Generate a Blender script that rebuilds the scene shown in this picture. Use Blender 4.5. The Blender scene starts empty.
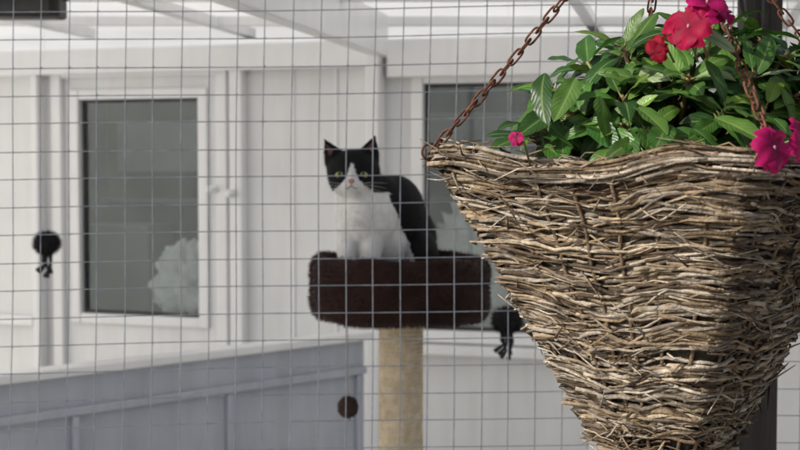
import bpy, bmesh, math, random
import numpy as np
from mathutils import Vector, Matrix, noise
random.seed(7); rng=np.random.default_rng(7)
scn=bpy.context.scene
# ---------------------------------------------------------------- camera
EYE=1.6; F=1333.0; PITCH=math.radians(2.8)
cd=bpy.data.cameras.new("camera"); cam=bpy.data.objects.new("camera",cd)
scn.collection.objects.link(cam); scn.camera=cam
cam.location=(0,0,EYE); cam.rotation_euler=(math.radians(90)-PITCH,0,0)
cd.sensor_width=36; cd.lens=60; cd.clip_end=500; cd.clip_start=0.05
cd.dof.use_dof=True; cd.dof.focus_distance=1.50; cd.dof.aperture_fstop=10.5
def ray(px,py):
    a=(px-400)/F; b=(225-py)/F
    return Vector((a, math.cos(PITCH)+b*math.sin(PITCH), -math.sin(PITCH)+b*math.cos(PITCH)))
def P(px,py,d):
    r=ray(px,py); r=r*(d/r.y); return Vector((r.x,r.y,EYE+r.z))
# ---------------------------------------------------------------- light
S=Vector((-0.80,-0.44,0.52)).normalized()
sd=bpy.data.lights.new("sun","SUN"); sd.energy=5.0; sd.angle=math.radians(1.5); sd.color=(1,0.955,0.88)
so=bpy.data.objects.new("sun",sd); scn.collection.objects.link(so)
so.rotation_euler=(-S).to_track_quat('-Z','Y').to_euler(); so.location=(-4,-4,6)
w=bpy.data.worlds.new("World"); scn.world=w; w.use_nodes=True
nt=w.node_tree; bg=nt.nodes["Background"]
sk=nt.nodes.new("ShaderNodeTexSky"); sk.sky_type='NISHITA'; sk.sun_disc=False
sk.sun_elevation=math.asin(S.z); sk.sun_rotation=math.atan2(S.x,S.y)
sk.air_density=1.0; sk.dust_density=3.0
hs=nt.nodes.new("ShaderNodeHueSaturation"); hs.inputs["Saturation"].default_value=.6
nt.links.new(sk.outputs[0],hs.inputs["Color"]); nt.links.new(hs.outputs[0],bg.inputs[0]); bg.inputs[1].default_value=0.12
scn.view_settings.view_transform='Standard'; scn.view_settings.look='None'; scn.view_settings.exposure=0
# ---------------------------------------------------------------- materials
def mat(name,c1,c2=None,scale=8,rough=0.6,bump=0.0,bscale=60,attr=None,metal=0,transl=0,spec=0.5,stretch=(1,1,1),sheen=0,dirt=0):
    m=bpy.data.materials.new(name); m.use_nodes=True; n=m.node_tree; L=n.links
    b=n.nodes["Principled BSDF"]; b.inputs["Roughness"].default_value=rough; b.inputs["Metallic"].default_value=metal
    b.inputs["Specular IOR Level"].default_value=spec
    if sheen: b.inputs["Sheen Weight"].default_value=sheen
    tc=n.nodes.new("ShaderNodeTexCoord"); mp=n.nodes.new("ShaderNodeMapping"); mp.inputs["Scale"].default_value=stretch
    L.new(tc.outputs["Object"],mp.inputs[0])
    nz=n.nodes.new("ShaderNodeTexNoise"); nz.inputs["Scale"].default_value=scale; nz.inputs["Detail"].default_value=6
    L.new(mp.outputs[0],nz.inputs["Vector"])
    cr=n.nodes.new("ShaderNodeValToRGB"); cr.color_ramp.elements[0].position=0.35; cr.color_ramp.elements[1].position=0.68
    cr.color_ramp.elements[0].color=(*c1,1); cr.color_ramp.elements[1].color=(*(c2 or c1),1)
    L.new(nz.outputs[0],cr.inputs[0]); col=cr.outputs[0]
    if dirt:
        mp2=n.nodes.new("ShaderNodeMapping"); mp2.inputs["Scale"].default_value=(14,14,1.2); L.new(tc.outputs["Object"],mp2.inputs[0])
        n3=n.nodes.new("ShaderNodeTexNoise"); n3.inputs["Scale"].default_value=1.5; n3.inputs["Detail"].default_value=8; L.new(mp2.outputs[0],n3.inputs["Vector"])
        c3=n.nodes.new("ShaderNodeValToRGB"); c3.color_ramp.elements[0].position=.36; c3.color_ramp.elements[1].position=.58
        c3.color_ramp.elements[0].color=(1-dirt,1-dirt*1.05,1-dirt*1.2,1); c3.color_ramp.elements[1].color=(1,1,1,1); L.new(n3.outputs[0],c3.inputs[0])
        m3=n.nodes.new("ShaderNodeMix"); m3.data_type='RGBA'; m3.blend_type='MULTIPLY'; m3.inputs[0].default_value=1
        L.new(col,m3.inputs[6]); L.new(c3.outputs[0],m3.inputs[7]); col=m3.outputs[2]
    if attr:
        at=n.nodes.new("ShaderNodeAttribute"); at.attribute_name=attr
        mx=n.nodes.new("ShaderNodeMix"); mx.data_type='RGBA'; mx.blend_type='MULTIPLY'; mx.inputs[0].default_value=1
        L.new(at.outputs[0],mx.inputs[6]); L.new(col,mx.inputs[7]); col=mx.outputs[2]
    L.new(col,b.inputs["Base Color"])
    if bump:
        n2=n.nodes.new("ShaderNodeTexNoise"); n2.inputs["Scale"].default_value=bscale; n2.inputs["Detail"].default_value=4
        L.new(mp.outputs[0],n2.inputs["Vector"])
        bp=n.nodes.new("ShaderNodeBump"); bp.inputs["Strength"].default_value=bump; bp.inputs["Distance"].default_value=0.004
        L.new(n2.outputs[0],bp.inputs["Height"]); L.new(bp.outputs[0],b.inputs["Normal"])
    if transl:
        tr=n.nodes.new("ShaderNodeBsdfTranslucent"); L.new(col,tr.inputs[0])
        ms=n.nodes.new("ShaderNodeMixShader"); ms.inputs[0].default_value=transl
        L.new(b.outputs[0],ms.inputs[1]); L.new(tr.outputs[0],ms.inputs[2])
        L.new(ms.outputs[0],n.nodes["Material Output"].inputs[0])
    return m
M={}
M['pvc']=mat("white_pvc",(.73,.735,.745),(.80,.80,.805),scale=3,rough=.38,bump=.05,bscale=12,dirt=.05)
M['pvc2']=mat("white_trim",(.80,.80,.81),(.85,.85,.855),scale=5,rough=.3,dirt=.03)
M['panel']=mat("grey_panel",(.40,.43,.505),(.50,.52,.59),scale=2.5,rough=.45,bump=.06,bscale=10,dirt=.10)
M['roof']=mat("translucent_roof",(.90,.90,.895),(.95,.95,.945),scale=4,rough=.5,transl=.80)
M['rubber']=mat("black_gasket",(.03,.03,.035),(.05,.05,.05),rough=.6)
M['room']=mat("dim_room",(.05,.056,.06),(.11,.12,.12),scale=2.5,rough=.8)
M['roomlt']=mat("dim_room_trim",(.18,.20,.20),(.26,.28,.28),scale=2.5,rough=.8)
M['softwhite']=mat("matte_white",(.75,.77,.77),(.92,.92,.92),scale=20,rough=.95,bump=.8,bscale=60)  # matte white for door knobs and the reflection stand-ins behind the panes
M['concrete']=mat("concrete",(.34,.34,.33),(.46,.45,.43),scale=3,rough=.85,bump=.3,bscale=40)
M['ground']=mat("gravel_ground",(.24,.23,.215),(.36,.34,.31),scale=25,rough=.9,bump=.5,bscale=90)
M['wire']=mat("galvanised_wire",(.26,.28,.33),(.44,.46,.50),scale=60,rough=.45,metal=.3)
M['timber']=mat("dark_stained_timber",(.009,.007,.006),(.022,.017,.014),scale=12,rough=.65,bump=.5,bscale=30,stretch=(6,6,.5))
M['rust']=mat("rusty_iron",(.06,.02,.012),(.19,.075,.04),scale=160,rough=.85,bump=.5,bscale=400,metal=.2)
M['iron']=mat("black_iron",(.02,.02,.022),(.04,.035,.03),scale=50,rough=.5,metal=.5)
M['twig']=mat("willow_twigs",(.45,.43,.41),(1.0,1.0,1.0),scale=70,rough=.85,bump=.8,bscale=250,attr="Col",spec=.25)
M['liner']=mat("coir_liner",(.012,.009,.007),(.03,.022,.015),scale=60,rough=.95,bump=.8,bscale=120)
M['soil']=mat("potting_soil",(.02,.014,.01),(.07,.05,.035),scale=80,rough=.95,bump=1,bscale=150)
M['petal']=mat("crimson_petal",(.85,.85,.85),(1,1,1),scale=60,rough=.6,attr="Col",transl=.3,bump=.2,bscale=200,spec=.2)
M['stem']=mat("fleshy_stem",(.10,.16,.04),(.22,.10,.06),scale=30,rough=.45)
M['fur']=mat("cat_fur",(.85,.85,.85),(1,1,1),scale=60,rough=.8,attr="Col",spec=.25)
M['plush']=mat("brown_plush",(.6,.6,.6),(1,1,1),scale=22,rough=.9,attr="Col",spec=.1,sheen=.1)
M['sisal']=mat("sisal_rope",(.50,.40,.27),(.70,.59,.43),scale=50,rough=.9,bump=.8,bscale=200)
M['black']=mat("black_fluff",(.008,.008,.009),(.02,.02,.022),rough=.9)
M['brownball']=mat("brown_felt",(.04,.022,.016),(.07,.04,.03),scale=50,rough=.95,bump=.8,bscale=120)
M['eye']=mat("cat_iris",(.28,.31,.09),(.38,.40,.14),scale=200,rough=.12)
M['pupil']=mat("cat_pupil",(.004,.004,.004),rough=.05)
M['nose']=mat("pink_nose",(.42,.17,.15),(.52,.24,.2),scale=200,rough=.45)
M['inner']=mat("inner_ear_skin",(.14,.07,.065),(.20,.10,.09),scale=200,rough=.7)
M['carpet']=mat("beige_base",(.3,.22,.15),(.42,.32,.22),scale=30,rough=.95,bump=.6)
# glass
m=bpy.data.materials.new("window_glass"); m.use_nodes=True; n=m.node_tree
n.nodes.remove(n.nodes["Principled BSDF"])
g=n.nodes.new("ShaderNodeBsdfGlossy"); g.inputs["Roughness"].default_value=.03; g.inputs[0].default_value=(.9,.95,.95,1)
t=n.nodes.new("ShaderNodeBsdfTransparent"); t.inputs[0].default_value=(.86,.88,.88,1)
ms=n.nodes.new("ShaderNodeMixShader"); lw=n.nodes.new("ShaderNodeFresnel"); lw.inputs[0].default_value=1.55
n.links.new(lw.outputs[0],ms.inputs[0]); n.links.new(t.outputs[0],ms.inputs[1]); n.links.new(g.outputs[0],ms.inputs[2])
n.links.new(ms.outputs[0],n.nodes["Material Output"].inputs[0]); M['glass']=m
# leaf material (veins from uv)
m=mat("impatiens_leaf",(.82,.85,.8),(1.05,1.05,1),scale=40,rough=.36,attr="Col",transl=.22,spec=.4); M['leaf']=m
n=m.node_tree; L=n.links; b=n.nodes["Principled BSDF"]
uv=n.nodes.new("ShaderNodeUVMap"); uv.uv_map="UVMap"
sx=n.nodes.new("ShaderNodeSeparateXYZ"); L.new(uv.outputs[0],sx.inputs[0])
def mth(op,a,bv=None):
    k=n.nodes.new("ShaderNodeMath"); k.operation=op
    for i,v in enumerate((a,bv)):
        if v is None: continue
        if isinstance(v,(int,float)): k.inputs[i].default_value=v
        else: L.new(v,k.inputs[i])
    return k.outputs[0]
ab=mth('ABSOLUTE',mth('SUBTRACT',sx.outputs[0],.5))
ph=mth('SUBTRACT',mth('MULTIPLY',sx.outputs[1],9.0),mth('MULTIPLY',ab,5.0))
v=mth('POWER',mth('ABSOLUTE',mth('SINE',mth('MULTIPLY',ph,math.pi))),.4)
mid=mth('MINIMUM',mth('MULTIPLY',ab,14.0),1.0)
h=mth('MINIMUM',v,mid)
bp=n.nodes.new("ShaderNodeBump"); bp.inputs["Strength"].default_value=.3; bp.inputs["Distance"].default_value=.0013
L.new(h,bp.inputs["Height"]); L.new(bp.outputs[0],b.inputs["Normal"])
old=b.inputs["Base Color"].links[0].from_socket
mx=n.nodes.new("ShaderNodeMix"); mx.data_type='RGBA'; L.new(mth('MULTIPLY',mth('SUBTRACT',1.0,mid),.5),mx.inputs[0])
L.new(old,mx.inputs[6]); mx.inputs[7].default_value=(.26,.33,.12,1); L.new(mx.outputs[2],b.inputs["Base Color"])
# ---------------------------------------------------------------- mesh helpers
class MB:
    def __init__(s): s.v=[];s.f=[];s.c=[];s.uv=[];s.useuv=False
    def add(s,vs,fs,col=(1,1,1),uv=None):
        o=len(s.v); s.v+= [tuple(x) for x in vs]; s.f+=[tuple(i+o for i in f) for f in fs]
        s.c+= list(col) if isinstance(col,list) else [col]*len(vs)
        if uv: s.useuv=True
        s.uv+= uv if uv else [(0,0)]*len(vs)
    def tube(s,pts,rad,sides=6,col=(1,1,1),cap=True):
        pts=[Vector(p) for p in pts]; n=len(pts)
        if not hasattr(rad,'__len__'): rad=[rad]*n
        T=(pts[1]-pts[0]).normalized(); a=T.orthogonal().normalized(); vs=[];fs=[]
        for i,p in enumerate(pts):
            T=(pts[min(i+1,n-1)]-pts[max(i-1,0)]).normalized()
            a=(a-T*a.dot(T)).normalized(); b=T.cross(a)
            for k in range(sides):
                th=2*math.pi*k/sides; vs.append(p+(a*math.cos(th)+b*math.sin(th))*rad[i])
        for i in range(n-1):
            for k in range(sides):
                k2=(k+1)%sides; fs.append((i*sides+k,i*sides+k2,(i+1)*sides+k2,(i+1)*sides+k))
        if cap: fs.append(tuple(range(sides))[::-1]); fs.append(tuple((n-1)*sides+k for k in range(sides)))
        s.add(vs,fs,col)
    def obj(s,name,m,parent=None,smooth=True):
        me=bpy.data.meshes.new(name); me.from_pydata(s.v,[],s.f)
        ca=me.color_attributes.new("Col",'FLOAT_COLOR','POINT')
        arr=np.ones((len(s.v),4),dtype=np.float32); arr[:,:3]=np.array(s.c,dtype=np.float32); ca.data.foreach_set("color",arr.ravel())
        if s.useuv:
            ul=me.uv_layers.new(name="UVMap"); li=np.zeros(len(me.loops),dtype=np.int32); me.loops.foreach_get("vertex_index",li)
            ul.data.foreach_set("uv",np.array(s.uv,dtype=np.float32)[li].ravel())
        me.polygons.foreach_set("use_smooth",[smooth]*len(me.polygons)); me.materials.append(m); me.update()
        o=bpy.data.objects.new(name,me); scn.collection.objects.link(o)
        if parent: o.parent=parent
        return o
def empty(name,loc=(0,0,0),rz=0):
    e=bpy.data.objects.new(name,None); scn.collection.objects.link(e); e.location=loc; e.rotation_euler=(0,0,rz); e.empty_display_size=.05
    return e
def box(name,lo,hi,m,parent=None,bev=.003):
    bm=bmesh.new(); bmesh.ops.create_cube(bm,size=1)
    lo=Vector(lo);hi=Vector(hi)
    for v in bm.verts: v.co=Vector([(lo[i]+hi[i])/2+v.co[i]*(hi[i]-lo[i]) for i in range(3)])
    if bev: bmesh.ops.bevel(bm,geom=bm.edges[:],offset=bev,segments=2,affect='EDGES',profile=.6)
    me=bpy.data.meshes.new(name); bm.to_mesh(me); bm.free(); me.materials.append(m)
    o=bpy.data.objects.new(name,me); scn.collection.objects.link(o)
    if parent: o.parent=parent
    return o
def ell(mb,c,r,col=(1,1,1),seg=20,rings=12,M3=None):
    vs=[];fs=[]
    for i in range(rings+1):
        ph=math.pi*i/rings
        for k in range(seg):
            th=2*math.pi*k/seg; d=Vector((math.sin(ph)*math.cos(th)*r[0],math.sin(ph)*math.sin(th)*r[1],math.cos(ph)*r[2]))
            if M3: d=M3@d
            vs.append(Vector(c)+d)
    for i in range(rings):
        for k in range(seg):
            k2=(k+1)%seg; fs.append((i*seg+k,(i+1)*seg+k,(i+1)*seg+k2,i*seg+k2))
    mb.add(vs,fs,col)
# ---------------------------------------------------------------- ground
mb=MB(); mb.add([(-150,-150,0),(150,-150,0),(150,150,0),(-150,150,0)],[(0,1,2,3)]); mb.obj("ground",M['ground'])
box("concrete_floor",(-2.6,2.2,-.05),(3.2,7.6,.06),M['concrete'],bev=.01)
# ---------------------------------------------------------------- pen walls
CEIL=2.04
class Wall:
    def __init__(s,name,pa,da,pb,db):
        a=P(pa,200,da); b=P(pb,200,db); s.a=Vector((a.x,a.y,0)); s.b=Vector((b.x,b.y,0))
        d=(s.b-s.a); s.len=d.length; s.d=d/s.len; s.n=Vector((s.d.y,-s.d.x,0)) # towards camera
        s.e=empty(name,s.a,math.atan2(s.d.y,s.d.x))
    def uz(s,px,py):
        r=ray(px,py); t=(s.a.dot(s.n))/(Vector((r.x,r.y,0)).dot(s.n)); p=r*t
        return ((Vector((p.x,p.y,0))-s.a).dot(s.d), EYE+p.z)
    def rect(s,name,px0,py0,px1,py1,m,f0,f1,bev=.003,zlo=None,zhi=None):
        u0,z1=s.uz(px0,py0); u1,z0=s.uz(px1,py1)
        if zlo is not None: z0=zlo
        if zhi is not None: z1=zhi
        return box(name,(u0,-f1,z0),(u1,-f0,z1),m,s.e,bev)
    def bx(s,name,u0,u1,z0,z1,m,f0,f1,bev=.003): return box(name,(u0,-f1,z0),(u1,-f0,z1),m,s.e,bev)
def window(W,wx0,wy0,wx1,wy1,ulo,uhi):
    u0,z1=W.uz(wx0,(wy0)); u1,z0=W.uz(wx1,wy1)
    t=.05
    W.bx("wall_below",ulo,uhi,.06,z0,M['pvc'],-t,0,0); W.bx("wall_above",ulo,uhi,z1,CEIL,M['pvc'],-t,0,0)
    W.bx("wall_side_a",ulo,u0,z0,z1,M['pvc'],-t,0,0); W.bx("wall_side_b",u1,uhi,z0,z1,M['pvc'],-t,0,0)
    g=.012
    for nm,a in (("gasket_l",(u0,u0+g,z0,z1)),("gasket_r",(u1-g,u1,z0,z1)),("gasket_t",(u0+g,u1-g,z1-g,z1)),("gasket_b",(u0+g,u1-g,z0,z0+g))):
        W.bx(nm,*a,M['rubber'],-.03,-.012,.001)
    W.bx("glass_pane",u0+g,u1-g,z0+g,z1-g,M['glass'],-.024,-.020,0)
    r=.6; a0=u0-.25;a1=u1+.25
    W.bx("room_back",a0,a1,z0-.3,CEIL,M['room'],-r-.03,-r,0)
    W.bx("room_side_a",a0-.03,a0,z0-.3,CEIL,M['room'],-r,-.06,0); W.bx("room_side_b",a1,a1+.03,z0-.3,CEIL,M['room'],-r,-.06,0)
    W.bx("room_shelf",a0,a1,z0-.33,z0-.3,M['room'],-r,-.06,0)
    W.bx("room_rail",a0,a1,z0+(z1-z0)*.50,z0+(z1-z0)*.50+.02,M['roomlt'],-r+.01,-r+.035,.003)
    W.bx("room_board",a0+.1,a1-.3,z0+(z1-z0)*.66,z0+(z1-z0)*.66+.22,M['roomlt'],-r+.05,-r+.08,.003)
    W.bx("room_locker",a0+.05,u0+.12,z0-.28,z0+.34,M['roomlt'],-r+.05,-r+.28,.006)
    return u0,u1,z0,z1
WL=Wall("chalet_wall",40,5.45,378,4.95)
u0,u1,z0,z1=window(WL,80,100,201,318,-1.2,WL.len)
zt=WL.uz(120,66)[1]
def frame(W,a,b,c,d,wd,f,m,nm):
    W.bx(nm+"_stile_a",a,a+wd,c,d,m,0,f,.006); W.bx(nm+"_stile_b",b-wd,b,c,d,m,0,f,.006)
    W.bx(nm+"_rail_top",a+wd,b-wd,d-wd,d,m,0,f-.003,.006); W.bx(nm+"_rail_low",a+wd,b-wd,c,c+wd,m,0,f-.003,.006)
ud0=WL.uz(56,200)[0]; ud1=WL.uz(230,200)[0]
frame(WL,ud0,ud1,.1,zt,.045,.03,M['pvc2'],"door_frame")
frame(WL,u0-.04,u1+.04,z0-.04,z1+.04,.04,.018,M['pvc2'],"window_bead")
WL.rect("corner_post",38,0,50,450,M['pvc2'],.0,.06,.006,.06,CEIL)
WL.rect("door_post",234,0,249,450,M['pvc2'],.0,.05,.006,.06,CEIL)
WL.bx("top_rail",-1.2,WL.len,CEIL-.10,CEIL-.002,M['pvc2'],0.0,.07,.006)
WL.bx("mid_rail",-1.2,ud0-.1,z0-.06,z0-.02,M['pvc2'],0.0,.03,.006)
for px in (292,335):
    uu=WL.uz(px,200)[0]; WL.bx("cover_strip",uu,uu+.012,.1,CEIL-.1,M['pvc2'],0,.006,.002)
for i,(px,py) in enumerate(((218,189),(239,193))):
    uu,zz=WL.uz(px,py); mb=MB()
    mb.tube([(uu,-.03,zz),(uu,-.055,zz)],.006,10); ell(mb,(uu,-.07 if i==0 else -.085,zz),(.016,.016,.016)); mb.tube([(uu,-.028,zz),(uu,-.034 if i==0 else -.06,zz)],.018,14)
    mb.obj("door_knob",M['softwhite'],WL.e)
def lump(name,parent,c,r,m,seed):
    mb=MB(); ell(mb,(0,0,0),r,seg=60,rings=40)
    vv=[]
    for v in mb.v:
        q=Vector(v); nn=noise.noise(q*14+Vector((seed,0,0)))*.4+noise.noise(q*40)*.22
        vv.append(Vector(c)+q*(1+nn))
    mb.v=vv; return mb.obj(name,m,parent)
um,zm=WL.uz(168,278)
lump("pane_reflection_lump",WL.e,(um-.02,.135,zm-.02),(.135,.07,.15),M['softwhite'],3)  # pale lump imitating the whitish reflection low in the left pane
WR=Wall("chalet_wall",378,4.95,900,4.45)
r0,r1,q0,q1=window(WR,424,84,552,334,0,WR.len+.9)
frame(WR,r0-.045,r1+.045,q0-.045,q1+.045,.045,.022,M['pvc2'],"window_bead")
WR.bx("top_rail",.05,WR.len+.9,CEIL-.14,CEIL-.002,M['pvc2'],0,.06,.006)
WR.bx("sill",r0-.06,r1+.06,q0-.085,q0-.05,M['pvc2'],0,.07,.006)
WR.rect("corner_post",372,0,386,450,M['pvc2'],.0,.09,.008,.06,CEIL)
WR.rect("door_post",592,0,606,450,M['pvc2'],0,.04,.006,.06,CEIL-.15)
WR.rect("door_post",690,0,702,450,M['pvc2'],0,.04,.006,.06,CEIL-.15)
um,zm=WR.uz(475,262)
lump("pane_reflection_lump",WR.e,(um+.02,.14,zm-.01),(.24,.075,.25),M['softwhite'],9)  # larger pale lump in place of the bright reflection in the right pane
box("added_diffuser_screen",(-2.31,2.45,.06),(-2.30,6.6,CEIL+.07),M['roof'],bev=0)  # added out of view, translucent so sun enters the pen as soft fill
wb=empty("added_sun_diffuser")  # unseen sheet on uprights, added to soften the sun reaching the pen
box("sheet",(-1.655,.55,.05),(-1.645,2.3,3.4),M['roof'],wb,0)
for y in (.53,1.40,2.3): box("upright",(-1.70,y-.02,0),(-1.66,y+.02,3.42),M['pvc2'],wb,.004)
box("side_wall",(2.6,2.45,.06),(2.66,5.6,CEIL),M['pvc'],bev=0)
# low partition with ledge
hz=EYE-.60
def atz(px,py,z):
    r=ray(px,py); t=(z-EYE)/r.z; return Vector((r.x*t,r.y*t,z))
A=atz(-60,382,hz); B=atz(366,332,hz)
d=(B-A); ln=d.length
pe=empty("low_partition",(A.x,A.y,0),math.atan2(d.y,d.x))
box("panel",(-1.0,.012,.06),(ln,.05,hz-.03),M['panel'],pe,.002)
box("ledge_cap",(-1.0,-.012,hz-.028),(ln+.03,.06,hz),M['pvc2'],pe,.006)
box("lower_rail",(-1.0,-.006,hz-.145),(ln,.011,hz-.12),M['panel'],pe,.004)
for k in range(3):
    x=ln-.55*k-.02; box("batten",(x-.02,-.004,.07),(x,.011,hz-.146),M['panel'],pe,.003)
# roof and rafters
roof=empty("pen_roof")
box("roof_sheet",(-2.6,2.25,CEIL+.08),(3.2,6.9,CEIL+.09),M['roof'],roof,0)
def beam(a,b,wd,ht,name,m,par):
    a=Vector(a);b=Vector(b); dd=b-a; e=box(name,(0,-wd/2,0),(dd.length,wd/2,ht),m,par,.005)
    e.location=a; e.rotation_euler=(0,0,math.atan2(dd.y,dd.x)); return e
zr=EYE+.368
Aa=atz(205,-4,zr); Bb=atz(381,57,zr)
dv=(Bb-Aa).normalized(); 
beam(Bb-dv*((Bb.y-2.46)/dv.y),Bb,.055,CEIL+.078-zr,"rafter",M['pvc2'],roof)
for off in (-1.25,-.62,.75,1.45):
    o=Vector((off,0,0)); beam(Bb+o-dv*((Bb.y-2.46)/dv.y)+Vector((0,0,.11)),Bb+o+dv*.5+Vector((0,0,.11)),.04,CEIL+.078-zr-.11,"rafter",M['pvc2'],roof)
for y in (3.3,4.1,4.85): box("purlin",(-2.2,y,CEIL+.045),(2.6,y+.035,CEIL+.079),M['pvc2'],roof,.003)
box("fascia",(-2.6,2.36,CEIL-.02),(3.2,2.43,CEIL+.079),M['timber'],roof,.004)
sl=empty("security_light",P(26,8,3.75))
box("housing",(-.11,-.05,-.030),(.105,.05,.03),M['iron'],sl,.012)
box("visor",(-.115,-.085,.024),(.11,.05,.034),M['iron'],sl,.003)
box("lens",(-.082,-.054,-.020),(.078,-.048,.020),M['rubber'],sl,.001)
box("bracket",(-.02,.0,.034),(.02,.02,.19),M['iron'],sl,.003)
# ---------------------------------------------------------------- wire mesh
mb=MB(); x0,x1=-1.55,1.75; za,zc=.12,2.02; pitch=.05; YM=2.42; yaw=-.035
def mpt(x,z,dy=0):
    wx=.005*math.sin(x*3.1+z*1.7)+.0025*math.sin(z*7+x*2); wy=.012*math.sin(x*2.3+1)*math.sin(z*2.9)
    wz=.008*math.sin(x*2.6+.6)+.0025*math.sin(x*6+z*3)
    return (x+wx+.018*(z-1.5), YM+yaw*x*-1+wy+dy, z+wz)
nx=int((x1-x0)/pitch); nz=int((zc-za)/pitch)
for i in range(nx+1):
    x=x0+i*pitch+rng.normal(0,.0008)
    mb.tube([mpt(x,za+(zc-za)*k/40) for k in range(41)],.001,6)
for j in range(nz+1):
    z=za+j*pitch+rng.normal(0,.0008)
    mb.tube([mpt(x0+(x1-x0)*k/60,z,.0019) for k in range(61)],.001,6)
for i in range(nx+1):
    for j in range(nz+1):
        if random.random()<.8: ell(mb,mpt(x0+i*pitch,za+j*pitch,.001),(.0016,.0016,.0016),seg=6,rings=4)
mb.obj("wire_mesh_fence",M['wire'])
pc=P(752,225,2.36)
box("timber_post",(pc.x-.033,2.30,0),(pc.x+.033,2.355,CEIL+.25),M['timber'],bev=.004)
box("timber_rail",(-1.7,2.36,.0),(1.8,2.44,.11),M['timber'],bev=.004)
# ---------------------------------------------------------------- hanging basket
BC=P(668,158,1.44); TH=math.radians(5.5); R0=.25; DEP=.425
hb=empty("hanging_basket",BC)
ul=Vector((-math.cos(TH),-math.sin(TH),0)); uf=Vector((math.sin(TH),-math.cos(TH),0))
PE=1.13
def peri(a,z,off=0):
    c,s=math.cos(a),math.sin(a); r=1/((abs(c)**PE+abs(s)**PE)**(1/PE))
    tz=max(0.0,1+z/DEP); R=R0*(tz**.97)*1.0+.004
    dd=ul*c+uf*s
    return dd*(R*r+off)+Vector((0,0,z))
def sag(a): return -.011*(math.sin(2*a)**2)+.003*math.sin(5*a+1)+.002*math.sin(11*a)
mb=MB()
pal=[(.38,.29,.195),(.48,.39,.285),(.32,.235,.15),(.54,.47,.38),(.24,.175,.11),(.42,.36,.30),(.13,.09,.06),(.36,.31,.25),(.085,.06,.042),(.20,.165,.13)]
def tcol():
    c=random.choice(pal); k=random.uniform(.65,1.15); return tuple(min(.7,x*k) for x in c)
NST=28
for i in range(1250):
    f=1-math.sqrt(random.random()*.985)
    z=-.008-f*(DEP-.02)
    Rz=R0*(1+z/DEP)
    L=random.uniform(.06,.30); arc=min(5.5,L/max(.03,Rz)); a0=random.uniform(0,2*math.pi); n=max(9,int(arc*11)); n=min(n,36)
    layer=random.choice((0,0,1,1,2)); r=random.uniform(.0010,.0027)*(1.15 if layer<2 else .85)
    ph=random.choice((0,math.pi)); sl_=random.gauss(0,.016); w1=random.uniform(0,6.3); w2=random.uniform(0,6.3); am=random.uniform(.001,.0045)
    pts=[];rad=[]; kn=random.randint(0,n)
    for k in range(n):
        t=k/(n-1); a=a0+arc*t
        off=.0003+layer*.0030+.0024*math.sin(NST/2*a+ph)
        if layer==2 and (t<.1 or t>.9): off+=random.uniform(0,.011)
        zz=z+sl_*(t-.5)+am*math.sin(w1+t*L*38)+.0015*math.sin(w2+t*L*130)+sag(a)*(1+z/DEP)
        pts.append(peri(a,min(zz,.0),off)); rad.append(r*(1.1-.5*t)*(1.35 if k==kn else random.uniform(.88,1.12)))
    mb.tube(pts,rad,5,tcol())
for i in range(NST):
    a=2*math.pi*(i+.5)/NST; zz=[.004-DEP*.97*k/24 for k in range(25)]
    mb.tube([peri(a+.01*math.sin(k*1.3+i),z,.0012)+Vector((0,0,sag(a)*(1+z/DEP))) for k,z in enumerate(zz)],[.0022]*25,5,(.20,.14,.09))
for i in range(600):
    z=-random.random()**1.2*DEP*.92; a=random.uniform(0,2*math.pi); p=peri(a,z+sag(a),.005); q=peri(a+random.choice((-1,1))*random.uniform(.05,.17)/max(.35,1+z/DEP),z+sag(a)+random.gauss(0,.013),.006+random.uniform(.002,.017))
    mb.tube([p,(p+q)/2+Vector((0,0,random.gauss(0,.0018))),q],[.0013,.0011,.0005],4,tcol())
for i in range(85):
    L=random.uniform(.12,.5); arc=L/.2; a0=random.uniform(0,6.28); n=22; pa=random.uniform(0,6.28); tw=random.uniform(-3,5); br=random.uniform(.001,.0105)
    pts=[]; dz=random.gauss(0,.003); sl_=random.gauss(0,.008); rr_=random.uniform(.001,.0023)
    for k in range(n):
        a=a0+arc*k/(n-1); q=pa+tw*a
        pts.append(peri(a,0,.001+br*math.cos(q)+random.gauss(0,.0005))+Vector((0,0,-.001+dz+sl_*(k/n-.5)+br*.7*math.sin(q)+sag(a))))
    mb.tube(pts,[rr_*random.uniform(.85,1.1) for _ in range(n)],5,tcol())
for i in range(420):
    a=random.uniform(0,6.28); p=peri(a,0,random.uniform(-.03,.008))+Vector((0,0,sag(a)+random.uniform(0,.008))); da=random.uniform(.06,.28)*random.choice((-1,1))
    q=peri(a+da,0,random.uniform(-.03,.020))+Vector((0,0,sag(a)+random.uniform(-.020,.018)))
    m_=(p+q)/2+Vector((0,0,random.uniform(.0,.006)))
    mb.tube([p,m_,q],[.0011,.001,.0005],4,tcol())
mb.obj("woven_twigs",M['twig'],hb)
mb=MB(); vs=[];fs=[];NA=72;NZ=14
for j in range(NZ+1):
    z=.0-DEP*.985*j/NZ
    for k in range(NA): 
        a=2*math.pi*k/NA; vs.append(peri(a,z,-.004)+Vector((0,0,sag(a)*(1+z/DEP)-.003)))
for j in range(NZ):
    for k in range(NA): k2=(k+1)%NA; fs.append((j*NA+k,(j+1)*NA+k,(j+1)*NA+k2,j*NA+k2))
mb.add(vs,fs); mb.obj("liner",M['liner'],hb)
mb=MB(); vs=[Vector((0,0,.012))];fs=[]
for j in range(1,9):
    for k in range(NA):
        a=2*math.pi*k/NA; p=peri(a,-.012,-.005)*(j/8); p.z=-.010+.018*(1-(j/8)**2)+noise.noise(p*40)*.006; vs.append(p)
for k in range(NA): fs.append((0,1+k,1+(k+1)%NA))
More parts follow.
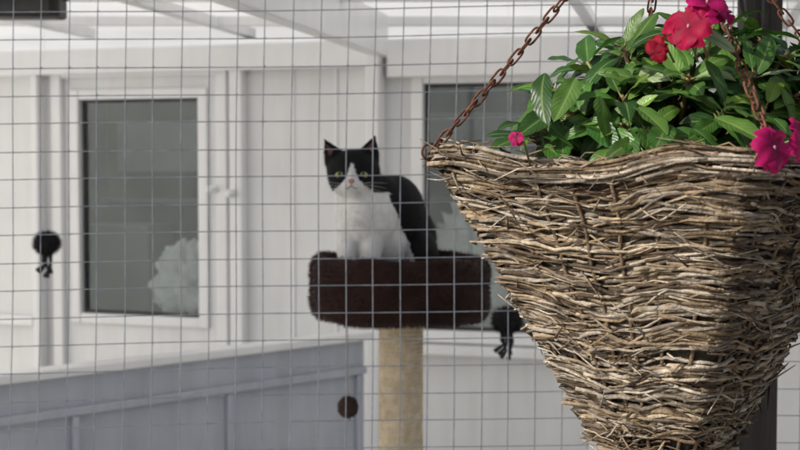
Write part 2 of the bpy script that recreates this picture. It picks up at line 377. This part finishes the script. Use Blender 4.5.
for j in range(7):
    for k in range(NA): k2=(k+1)%NA; fs.append((1+j*NA+k,1+(j+1)*NA+k,1+(j+1)*NA+k2,1+j*NA+k2))
mb.add(vs,fs); mb.obj("soil",M['soil'],hb)
HOOK=Vector((0,0,(158+137)/F*1.44))
def chain(name,p0,p1):
    mb=MB(); d=p1-p0; Ld=d.length; n=int(Ld/.0145); T=d.normalized(); a=T.orthogonal().normalized(); a=(Matrix.Rotation(.6,3,T)@a)
    for i in range(n):
        t=(i+.5)/n; c=p0+d*t+Vector((0,0,-.010*math.sin(math.pi*t))); 
        rot=Matrix.Rotation(random.gauss(0,.18)+(math.pi/2 if i%2 else 0),3,T); s_=rot@a
        ll=Ld/n*.5+.0030; ww=.0043; loop=[]
        for k in range(14):
            th=2*math.pi*k/14; ct,st=math.cos(th),math.sin(th)
            loop.append(c+T*(ll-ww)*(1 if ct>0 else -1)*min(1,abs(ct)*3)+T*ww*ct+s_*ww*st)
        loop+=loop[:2]; mb.tube(loop,.00125,6,cap=False)
    mb.obj(name,M['rust'],hb)
for nm,a in (("chain_1",0),("chain_2",math.pi/2+.10),("chain_3",math.pi),("chain_4",-math.pi/2-.1)):
    e_=peri(a,0,.004)+Vector((0,0,.006)); chain(nm,e_,HOOK)
    mb=MB(); mb.tube([e_+Vector((.009*math.cos(t)*(1 if abs(e_.x)>abs(e_.y) else .3),.006*math.cos(t),.009*math.sin(t))) for t in np.linspace(0,6.6,20)],.0013,6); mb.obj("ring",M['rust'],hb)
mb=MB(); mb.tube([HOOK+Vector((.012*math.cos(t),0,.012+.014*math.sin(t))) for t in np.linspace(-2.6,1.57,16)]+[HOOK+Vector((0,0,.06))],.0028,8); mb.obj("hook",M['iron'],hb)
top=BC+HOOK+Vector((0,0,.06)); pp=Vector((pc.x,2.30,top.z))
br=empty("basket_bracket",(0,0,0)); mb=MB(); mb.tube([pp+Vector((0,.0,0)),top+(pp-top)*.5+Vector((0,0,.01)),top],.006,8)
lw_=pp-Vector((0,0,.22)); mb.tube([lw_]+[lw_.lerp(top.lerp(pp,.4),t)+Vector((0,0,-.05*math.sin(math.pi*t))) for t in (.25,.5,.75,1)],.005,8)
mb.tube([pp+Vector((0,-.003,.05)),lw_+Vector((0,-.003,-.05))],.008,6); mb.obj("arm",M['iron'],br)
# ---------------------------------------------------------------- impatiens plant
leafmb=MB(); stemmb=MB(); petmb=MB()
def leaf(o,dr,up,L,W,curl,col,var=0):
    dr=dr.normalized(); side=dr.cross(up); 
    if side.length<.1: side=dr.orthogonal()
    side.normalize(); up=side.cross(dr).normalized()
    NL,NW=16,6; vs=[];fs=[];uv=[];cs=[]; ph=random.uniform(0,6); fold=random.uniform(.12,.5); tws=random.gauss(0,.35); bend=random.gauss(0,.25)
    for i in range(NL+1):
        t=i/NL
        wt=W*.5*((t**.66)*((1-t)**.80))/.43
        if i==0: wt=W*.02
        if i==NL: wt=0
        if i%2 and i<NL-1: wt*=1.045
        ang=curl*t; cpos=o+dr*L*(math.sin(ang)/max(curl,1e-3) if abs(curl)>.01 else t)-up*L*((1-math.cos(ang))/curl if abs(curl)>.01 else 0)+side*L*bend*t*t*.5
        u2=(up*math.cos(ang)+dr*math.sin(ang)); s2=(side*math.cos(tws*t)+u2*math.sin(tws*t)); u3=u2*math.cos(tws*t)-side*math.sin(tws*t)
        for j in range(NW+1):
            s=(j/NW-.5)*2
            p=cpos+s2*s*wt+u3*(abs(s)*wt*fold-(s*s)*wt*.16+.09*wt*math.sin(t*15+ph+s*2)*abs(s))
            vs.append(p); uv.append((j/NW,t)); 
            if var: 
                e=.0 if abs(s)<.25 else 1.0; cs.append(tuple(col[q]*(1-var*e)+(.42,.48,.30)[q]*var*e for q in range(3)))
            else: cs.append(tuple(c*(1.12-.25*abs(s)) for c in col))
    for i in range(NL):
        for j in range(NW): a=i*(NW+1)+j; fs.append((a,a+1,a+NW+2,a+NW+1))
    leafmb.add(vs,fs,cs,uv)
def lcol():
    k=random.uniform(.5,1.25); b_=random.choice([(.050,.130,.026),(.068,.165,.030),(.036,.105,.024),(.095,.19,.038)])
    return tuple(x*k for x in b_)
CM=Vector((.030,-.005,-.02)); tips=[]
tries=0
while len(tips)<96 and tries<12000:
    tries+=1
    th=random.uniform(0,6.283); el=math.asin(random.uniform(.05,1))
    dd=Vector((math.cos(th)*math.cos(el),math.sin(th)*math.cos(el),math.sin(el)))
    rr=Vector((.168,.155,.152)); sc=random.choice((1.05,1,1,.92,.75))
    p=CM+Vector((dd.x*rr.x*sc,dd.y*rr.y*sc,dd.z*rr.z*sc)); 
    if p.x<0: p.z*=1-.30*min(1,-p.x/.15)
    if any((p-q).length<.0235 for q,_ in tips): continue
    tips.append((p,dd))
tips+=[(Vector((-.150,-.04,.030)),Vector((-.8,-.4,.5))),(Vector((-.125,-.075,.05)),Vector((-.6,-.7,.5))),(Vector((-.13,-.02,.075)),Vector((-.6,-.3,.8))),(Vector((-.095,-.05,.100)),Vector((-.4,-.4,.8))),(Vector((-.06,-.06,.115)),Vector((-.3,-.4,.9)))]
for p,dd in tips:
    base=Vector((p.x*.45,p.y*.45,.0)); mid_=base.lerp(p,.55)+Vector((0,0,.01))
    stemmb.tube([base,mid_,p],[.0035,.003,.002],6)
    nl=random.randint(7,11); ax=(dd*.7+Vector((random.gauss(0,.2),-.15+random.gauss(0,.2),.6))).normalized(); s0=ax.orthogonal().normalized(); r0=random.uniform(0,6)
    for k in range(nl):
        lev=k/nl; az=r0+k*2.4+random.gauss(0,.2); out=(Matrix.Rotation(az,3,ax)@s0)
        lift=.15+.75*lev+random.gauss(0,.22); dr=(out+ax*lift).normalized()
        L=random.uniform(.050,.078)*(1-.45*lev); W=L*random.uniform(.35,.46)
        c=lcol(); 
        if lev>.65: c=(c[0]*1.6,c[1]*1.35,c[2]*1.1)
        o=p-ax*(.018*(1-lev))+dr*.008
        stemmb.tube([p-ax*(.02*(1-lev)),o+dr*.002],[.0012,.0009],4)
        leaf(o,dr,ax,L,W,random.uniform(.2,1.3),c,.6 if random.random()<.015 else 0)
for px,py in ((560,128),(590,140),(618,150),(640,150),(668,146),(600,118),(575,100),(545,95),(635,128),(690,150),(715,140),(540,140)):
    d_=1.26+.0006*abs(700-px); o=P(px,py-22,d_)-BC
    leaf(o,Vector((random.uniform(-.7,.4),-.45,random.uniform(-.8,-.1))),Vector((random.gauss(0,.2),-.6,.8)),random.uniform(.05,.07),.028,random.uniform(.1,.8),lcol())
leaf(P(735,52,1.26)-BC,Vector((-.75,-.2,.50)),Vector((.1,-1,.5)),.052,.016,.5,(.12,.2,.09),.5)
pe_=empty("impatiens_plant",BC)
leafmb.obj("leaves",M['leaf'],pe_); stemmb.obj("stems",M['stem'],pe_)
def flower(c,face,size,col,droop=0,eye=True):
    face=face.normalized(); a=face.orthogonal().normalized(); b=face.cross(a)
    r0=random.uniform(0,6)
    for k in range(5):
        az=r0+k*2*math.pi/5+random.gauss(0,.12); d=a*math.cos(az)+b*math.sin(az); s=face.cross(d)
        NL,NW=10,10; vs=[];fs=[];cs=[]; L=size*random.uniform(.46,.62); cup=random.uniform(-.2,.6)+droop; rf=random.uniform(.1,.5)
        for i in range(NL+1):
            t=i/NL
            w_=L*.60*math.sin(min(1,t*1.02)**.75*math.pi*.80+.05)
            for j in range(NW+1):
                q=(j/NW-.5)*2; notch=1-.13*math.exp(-(q*3.2)**2)*t*t - .12*q*q*t
                p=c+d*L*t*notch+s*q*w_+face*(L*(cup*math.sin(t*1.6)*.5-rf*t**3)+L*.13*math.sin(q*3.3+k)*t+.0016*(k%3)+L*.05*math.sin(q*8+k*2)*t*t)
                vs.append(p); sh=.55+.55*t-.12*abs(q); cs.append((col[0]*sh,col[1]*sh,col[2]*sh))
        for i in range(NL):
            for j in range(NW): x=i*(NW+1)+j; fs.append((x,x+1,x+NW+2,x+NW+1))
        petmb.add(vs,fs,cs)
    if eye: ell(petmb,c+face*.003,(.0014,.0014,.002),(.55,.30,.36),8,6)
    stemmb2.tube([c,c-face*.015,c-face*.03-Vector((0,0,.02))],[.0012]*3,5)
stemmb2=MB()
RED=(.36,.003,.045); PK=(.44,.008,.12)
for px,py,dp,sz,col,fc in ((690,27,1.24,.044,RED,(-.75,-.7,.25)),(706,4,1.24,.044,PK,(.2,-.6,.8)),(657,50,1.25,.024,(.28,.002,.022),(-.6,-.6,-.3)),(676,22,1.27,.036,RED,(-.8,-.3,.6)),(720,14,1.27,.034,PK,(.3,-.5,.8)),
    (772,148,1.165,.038,PK,(.45,-.8,.1)),(798,138,1.20,.040,PK,(.7,-.6,.3)),(517,139,1.29,.015,PK,(-.5,-.8,.2)),(850,80,1.3,.045,RED,(.5,-.7,.3)),(640,60,1.58,.045,RED,(.2,.8,.4))):
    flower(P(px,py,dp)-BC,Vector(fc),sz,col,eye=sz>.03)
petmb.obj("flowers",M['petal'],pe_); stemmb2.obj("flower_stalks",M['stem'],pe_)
# ---------------------------------------------------------------- cat tree
D=2.8
bc=P(401,257,D); ct=empty("cat_tree",(bc.x,bc.y,0)); ZT=bc.z
HB=.130
prof=[(0.0,-.045),(.06,-.045),(.115,-.042),(.138,-.030),(.147,-.012),(.156,.001),(.168,.004),(.180,-.003),(.188,-.016),(.190,-.035),(.187,-.05),(.188,-.07),(.190,-.090),(.188,-.108),(.182,-.120),(.172,-.127),(.10,-.130),(0.0,-.130)]
mb=MB();vs=[];fs=[];NA=96
fine=[]
for i in range(len(prof)-1):
    for k in range(3): t=k/3; fine.append((prof[i][0]*(1-t)+prof[i+1][0]*t,prof[i][1]*(1-t)+prof[i+1][1]*t))
fine.append(prof[-1])
for r,z in fine:
    for k in range(NA):
        a=2*math.pi*k/NA; q=Vector((math.cos(a)*r,math.sin(a)*r,z)); e=noise.noise(q*9)*.009+noise.noise(q*30)*.003
        s_=(r+e*(1 if r>.05 else 0))/max(r,1e-6) if r>0 else 0
        vs.append(Vector((q.x*s_,q.y*s_,ZT+z+e*1.0)))
for j in range(len(fine)-1):
    for k in range(NA): k2=(k+1)%NA; fs.append((j*NA+k,(j+1)*NA+k,(j+1)*NA+k2,j*NA+k2))
BROWN=(.034,.016,.013)
mb.add(vs,fs,BROWN); plush=mb.obj("plush_bed",M['plush'],ct)
def fur(me_obj,count,Lf,wd,colf,grav,mt,name,parent):
    me=me_obj.data; me.calc_loop_triangles(); n=len(me.loop_triangles)
    tv=np.zeros(n*3,dtype=np.int32); me.loop_triangles.foreach_get("vertices",tv); tv=tv.reshape(-1,3)
    co=np.zeros(len(me.vertices)*3,dtype=np.float32); me.vertices.foreach_get("co",co); co=co.reshape(-1,3)
    A=co[tv[:,0]];B=co[tv[:,1]];C=co[tv[:,2]]; N=np.cross(B-A,C-A); ar=np.linalg.norm(N,axis=1); pr=np.where(ar>0,ar,0); pr/=pr.sum()
    idx=rng.choice(n,count,p=pr); u=rng.random(count);v=rng.random(count); fl=u+v>1; u[fl]=1-u[fl]; v[fl]=1-v[fl]
    Pp=A[idx]+(B-A)[idx]*u[:,None]+(C-A)[idx]*v[:,None]; Nn=N[idx]/ar[idx][:,None]
    g=np.array(grav)[None,:]; dirn=Nn*.55+g+rng.normal(0,.2,(count,3)); dirn/=np.linalg.norm(dirn,axis=1)[:,None]
    side=np.cross(dirn,Nn+1e-4); side/=np.linalg.norm(side,axis=1)[:,None]
    Ls=Lf*rng.uniform(.6,1.2,count)[:,None]
    V=np.empty((count,3,3)); V[:,0]=Pp-side*wd-Nn*.001; V[:,1]=Pp+side*wd-Nn*.001; V[:,2]=Pp+dirn*Ls
    mb=MB(); mb.v=[tuple(x) for x in V.reshape(-1,3)]; mb.f=[(3*i,3*i+1,3*i+2) for i in range(count)]
    cols=[]
    for p in Pp: c=colf(Vector(p)); k=random.uniform(.8,1.15); c=tuple(min(.9,x*k) for x in c); cols+=[c,c,c]
    mb.c=cols; mb.uv=[(0,0)]*len(mb.v); return mb.obj(name,mt,parent)
fur(plush,26000,.008,.0007,lambda p:tuple(x*random.uniform(.6,2.4) for x in BROWN),(0,0,-.1),M['plush'],"plush_pile",ct)
mb=MB();vs=[];fs=[];NA=40; zt=ZT-HB+.004; NZs=int((zt-.10)/.0022)
for j in range(NZs+1):
    z=.10+(zt-.10)*j/NZs
    for k in range(NA):
        a=2*math.pi*k/NA; phs=(z/.0085+k/NA)%1.0; r=.0445+.0026*math.sqrt(max(0,1-(2*phs-1)**2)); vs.append((math.cos(a)*r,math.sin(a)*r,z))
for j in range(NZs):
    for k in range(NA): k2=(k+1)%NA; fs.append((j*NA+k,j*NA+k2,(j+1)*NA+k2,(j+1)*NA+k))
mb.add(vs,fs); mb.obj("sisal_post",M['sisal'],ct)
box("base",(-.25,-.25,.061),(.25,.25,.10),M['carpet'],ct,.01)
bp_=P(348,407,D-.03); lb=Vector((bp_.x-bc.x,bp_.y-bc.y,bp_.z)); mb=MB(); ell(mb,lb,(.021,.021,.0225)); ob=mb.obj("toy_ball",M['brownball'],ct)
fur(ob,1500,.004,.0005,lambda p:(.06,.03,.02),(0,0,0),M['plush'],"toy_fuzz",ct)
mb=MB(); mb.tube([lb,Vector((lb.x,lb.y,ZT-HB+.01))],.0007,5); mb.obj("toy_string",M['carpet'],ct)
# ---------------------------------------------------------------- cat
co=P(388,276,D)
cat=empty("cat",(co.x,co.y-.005,ZT-.044)); cat.scale=(1.05,1.05,1.07)
mb=MB()
E=[((-.067,-.045,.210),(.053,.048,.043)),((-.068,-.060,.194),(.048,.040,.033)),((-.068,-.088,.184),(.022,.022,.016)),((-.078,-.098,.183),(.012,.012,.010)),((-.060,-.098,.183),(.012,.012,.010)),((-.068,-.088,.172),(.014,.014,.009)),
 ((-.069,-.088,.200),(.010,.022,.014)),
 ((-.055,-.015,.165),(.046,.045,.055)),((-.044,-.02,.115),(.060,.058,.075)),((-.050,-.055,.135),(.034,.032,.045)),((-.022,.02,.145),(.058,.06,.060)),((.012,.055,.125),(.064,.075,.078)),((.028,.09,.075),(.072,.08,.075)),
 ((.068,.05,.045),(.034,.062,.048)),((-.045,.06,.045),(.036,.062,.048)),((.066,-.005,.014),(.020,.036,.014)),((-.05,.0,.014),(.02,.036,.014)),((-.020,.03,.07),(.065,.07,.06)),
 ((-.080,-.078,.012),(.020,.028,.013)),((-.034,-.080,.012),(.020,.028,.013))]
for c,r in E: ell(mb,c,r)
mb.tube([(-.074,-.03,.12),(-.079,-.055,.06),(-.080,-.066,.012)],[.028,.021,.017],14); mb.tube([(-.028,-.035,.12),(-.033,-.058,.06),(-.034,-.068,.012)],[.028,.021,.017],14)
tp=[(.04,.14,.03),(.095,.12,.018),(.115,.08,.016),(.115,.03,.016),(.10,-.03,.016),(.06,-.07,.016)]
mb.tube(tp,[.018,.017,.016,.015,.014,.010],12)
def ear(bs,tip,hw,th):
    bs=Vector(bs);tip=Vector(tip); ax=(tip-bs); sd=Vector((1,0,0))-ax.normalized()*ax.normalized().x; sd.normalize(); nf=ax.cross(sd).normalized()
    n=10; vs=[];fs=[]; sg=14
    for i in range(n+1):
        t=i/n-.25*(1-i/n); c=bs+ax*t; w_=hw*max(.16,(1-max(t,0)**1.3)); t_=th*max(.35,1-max(t,0)*.7)
        for k in range(sg): a=2*math.pi*k/sg; vs.append(c+sd*w_*math.cos(a)+nf*t_*math.sin(a))
    for i in range(n):
        for k in range(sg): k2=(k+1)%sg; fs.append((i*sg+k,i*sg+k2,(i+1)*sg+k2,(i+1)*sg+k))
    fs.append(tuple(range(sg))[::-1]); fs.append(tuple(n*sg+k for k in range(sg))); mb.add(vs,fs)
ear((-.103,-.045,.233),(-.124,-.052,.273),.024,.010); ear((-.038,-.045,.238),(-.024,-.052,.280),.024,.010)
tmp=mb.obj("cat_tmp",M['fur'])
rm=tmp.modifiers.new("r","REMESH"); rm.mode='VOXEL'; rm.voxel_size=.0034
sm=tmp.modifiers.new("s","SMOOTH"); sm.factor=.6; sm.iterations=7
dg=bpy.context.evaluated_depsgraph_get(); me=bpy.data.meshes.new_from_object(tmp.evaluated_get(dg)); bpy.data.objects.remove(tmp)
BLK=(.008,.0075,.008); WHT=(.84,.82,.80)
def wface(fz):
    xs=[-.04,-.024,-.014,-.002,.010,.020,.036]; ys=[.056,.040,.025,.0135,.009,.006,.0]
    return float(np.interp(fz,xs,ys))
def catcol(p):
    nz=noise.noise(p*60)*.003+noise.noise(p*20)*.004
    x,y,z=p
    if z>.165 and y<.03 and x<.005:
        fx=abs(x+.069)+nz*.7; fz=z-.197
        if fx<wface(fz) and y<-.05: return WHT
        if fz<-.028 and y<-.02: return WHT
        return BLK
    xb=.046-(z-.055)*.40+nz
    if z<.03 and y<.0: return WHT if x<.09 else BLK
    if x>xb or y>.04+nz: return BLK
    return WHT
for c_ in list(me.color_attributes): me.color_attributes.remove(c_)
ca=me.color_attributes.new("Col",'FLOAT_COLOR','POINT')
for i,v in enumerate(me.vertices): ca.data[i].color=(*catcol(v.co),1)
me.materials.clear(); me.materials.append(M['fur'])
for p in me.polygons: p.use_smooth=True
body=bpy.data.objects.new("body",me); scn.collection.objects.link(body); body.parent=cat
fo=fur(body,42000,.0058,.0005,catcol,(0,.3,-.75),M['fur'],"fur_coat",cat)
bm=bmesh.new(); bm.from_mesh(fo.data); EYES=[Vector((ex,-.089,.2035)) for ex in (-.0925,-.0465)]
kill=[f for f in bm.faces if any((f.calc_center_median()-e).length<.0095 or (Vector((f.verts[0].co.x,0,f.verts[0].co.z))-Vector((e.x,0,e.z+.006))).length<.009 and f.verts[0].co.y<-.07 for e in EYES)]
bmesh.ops.delete(bm,geom=kill,context='FACES'); bm.to_mesh(fo.data); bm.free()
for ex in (-.0925,-.0465):
    mb=MB(); ell(mb,(ex,-.0885,.2035),(.0086,.0085,.0062)); mb.obj("eye",M['eye'],cat)
    mb=MB(); ell(mb,(ex,-.0945,.2035),(.0030,.0038,.0056)); mb.obj("pupil",M['pupil'],cat)
mb=MB(); ell(mb,(-.069,-.1115,.1925),(.0062,.004,.0042)); mb.obj("nose",M['nose'],cat)
mb=MB(); mb.tube([(-.069,-.113,.189),(-.069,-.114,.183)],.0008,5); mb.tube([(-.080,-.109,.1785),(-.075,-.112,.179),(-.069,-.1135,.183),(-.063,-.112,.179),(-.058,-.109,.1785)],.0009,5); mb.obj("mouth",M['inner'],cat)
mb=MB()
for sgn in (-1,1):
    for k in range(5):
        o=Vector((-.069+sgn*.014,-.107,.186-.003*k)); mb.tube([o,o+Vector((sgn*.025,-.006,.004-.003*k)),o+Vector((sgn*.055,.004,.002-.007*k))],[.0004,.0003,.0001],4,WHT)
mb.obj("whiskers",M['fur'],cat)
for (bx_,bz,tx,tz) in ((-.104,.240,-.120,.262),(-.038,.245,-.028,.269)):
    mb=MB(); vs=[(bx_-.010,-.0575,bz),(bx_+.010,-.0575,bz),(tx,-.0625,tz),(bx_,-.053,bz+.008)]; mb.add(vs,[(0,3,2),(3,1,2)]); mb.obj("inner_ear",M['inner'],cat)
# ---------------------------------------------------------------- hanging toys
def toy(px,py,dep,r):
    c=P(px,py,dep); e=empty("cat_toy",c); mb=MB(); ell(mb,(0,0,0),(r,r*.9,r*.85)); o=mb.obj("pompom",M['black'],e)
    fur(o,2500,r*.35,.0008,lambda p:(.012,.012,.013),(0,0,-.1),M['fur'],"fluff",e)
    mb=MB()
    for k in range(5):
        a=k*1.26+.4; q=[Vector((r*.3*math.cos(a),r*.3*math.sin(a),-r*.6)),Vector((r*.4*math.cos(a+.5),r*.4*math.sin(a),-r*1.5)),Vector((r*.25*math.cos(a),r*.3*math.sin(a),-r*(2+.3*math.sin(k*2)))),Vector((r*.6*math.cos(a)-r*.3,r*.5*math.sin(a),-r*(2.5+.3*math.sin(k*2))))]
        mb.tube(q,[r*.15,r*.12,r*.10,r*.18],7)
    mb.obj("legs",M['black'],e); mb=MB(); mb.tube([(0,0,r*.5),(0,0,CEIL+.05-c.z)],.0006,4); mb.obj("string",M['pvc2'],e)
toy(47,243,3.9,.036); toy(507,320,3.6,.038)
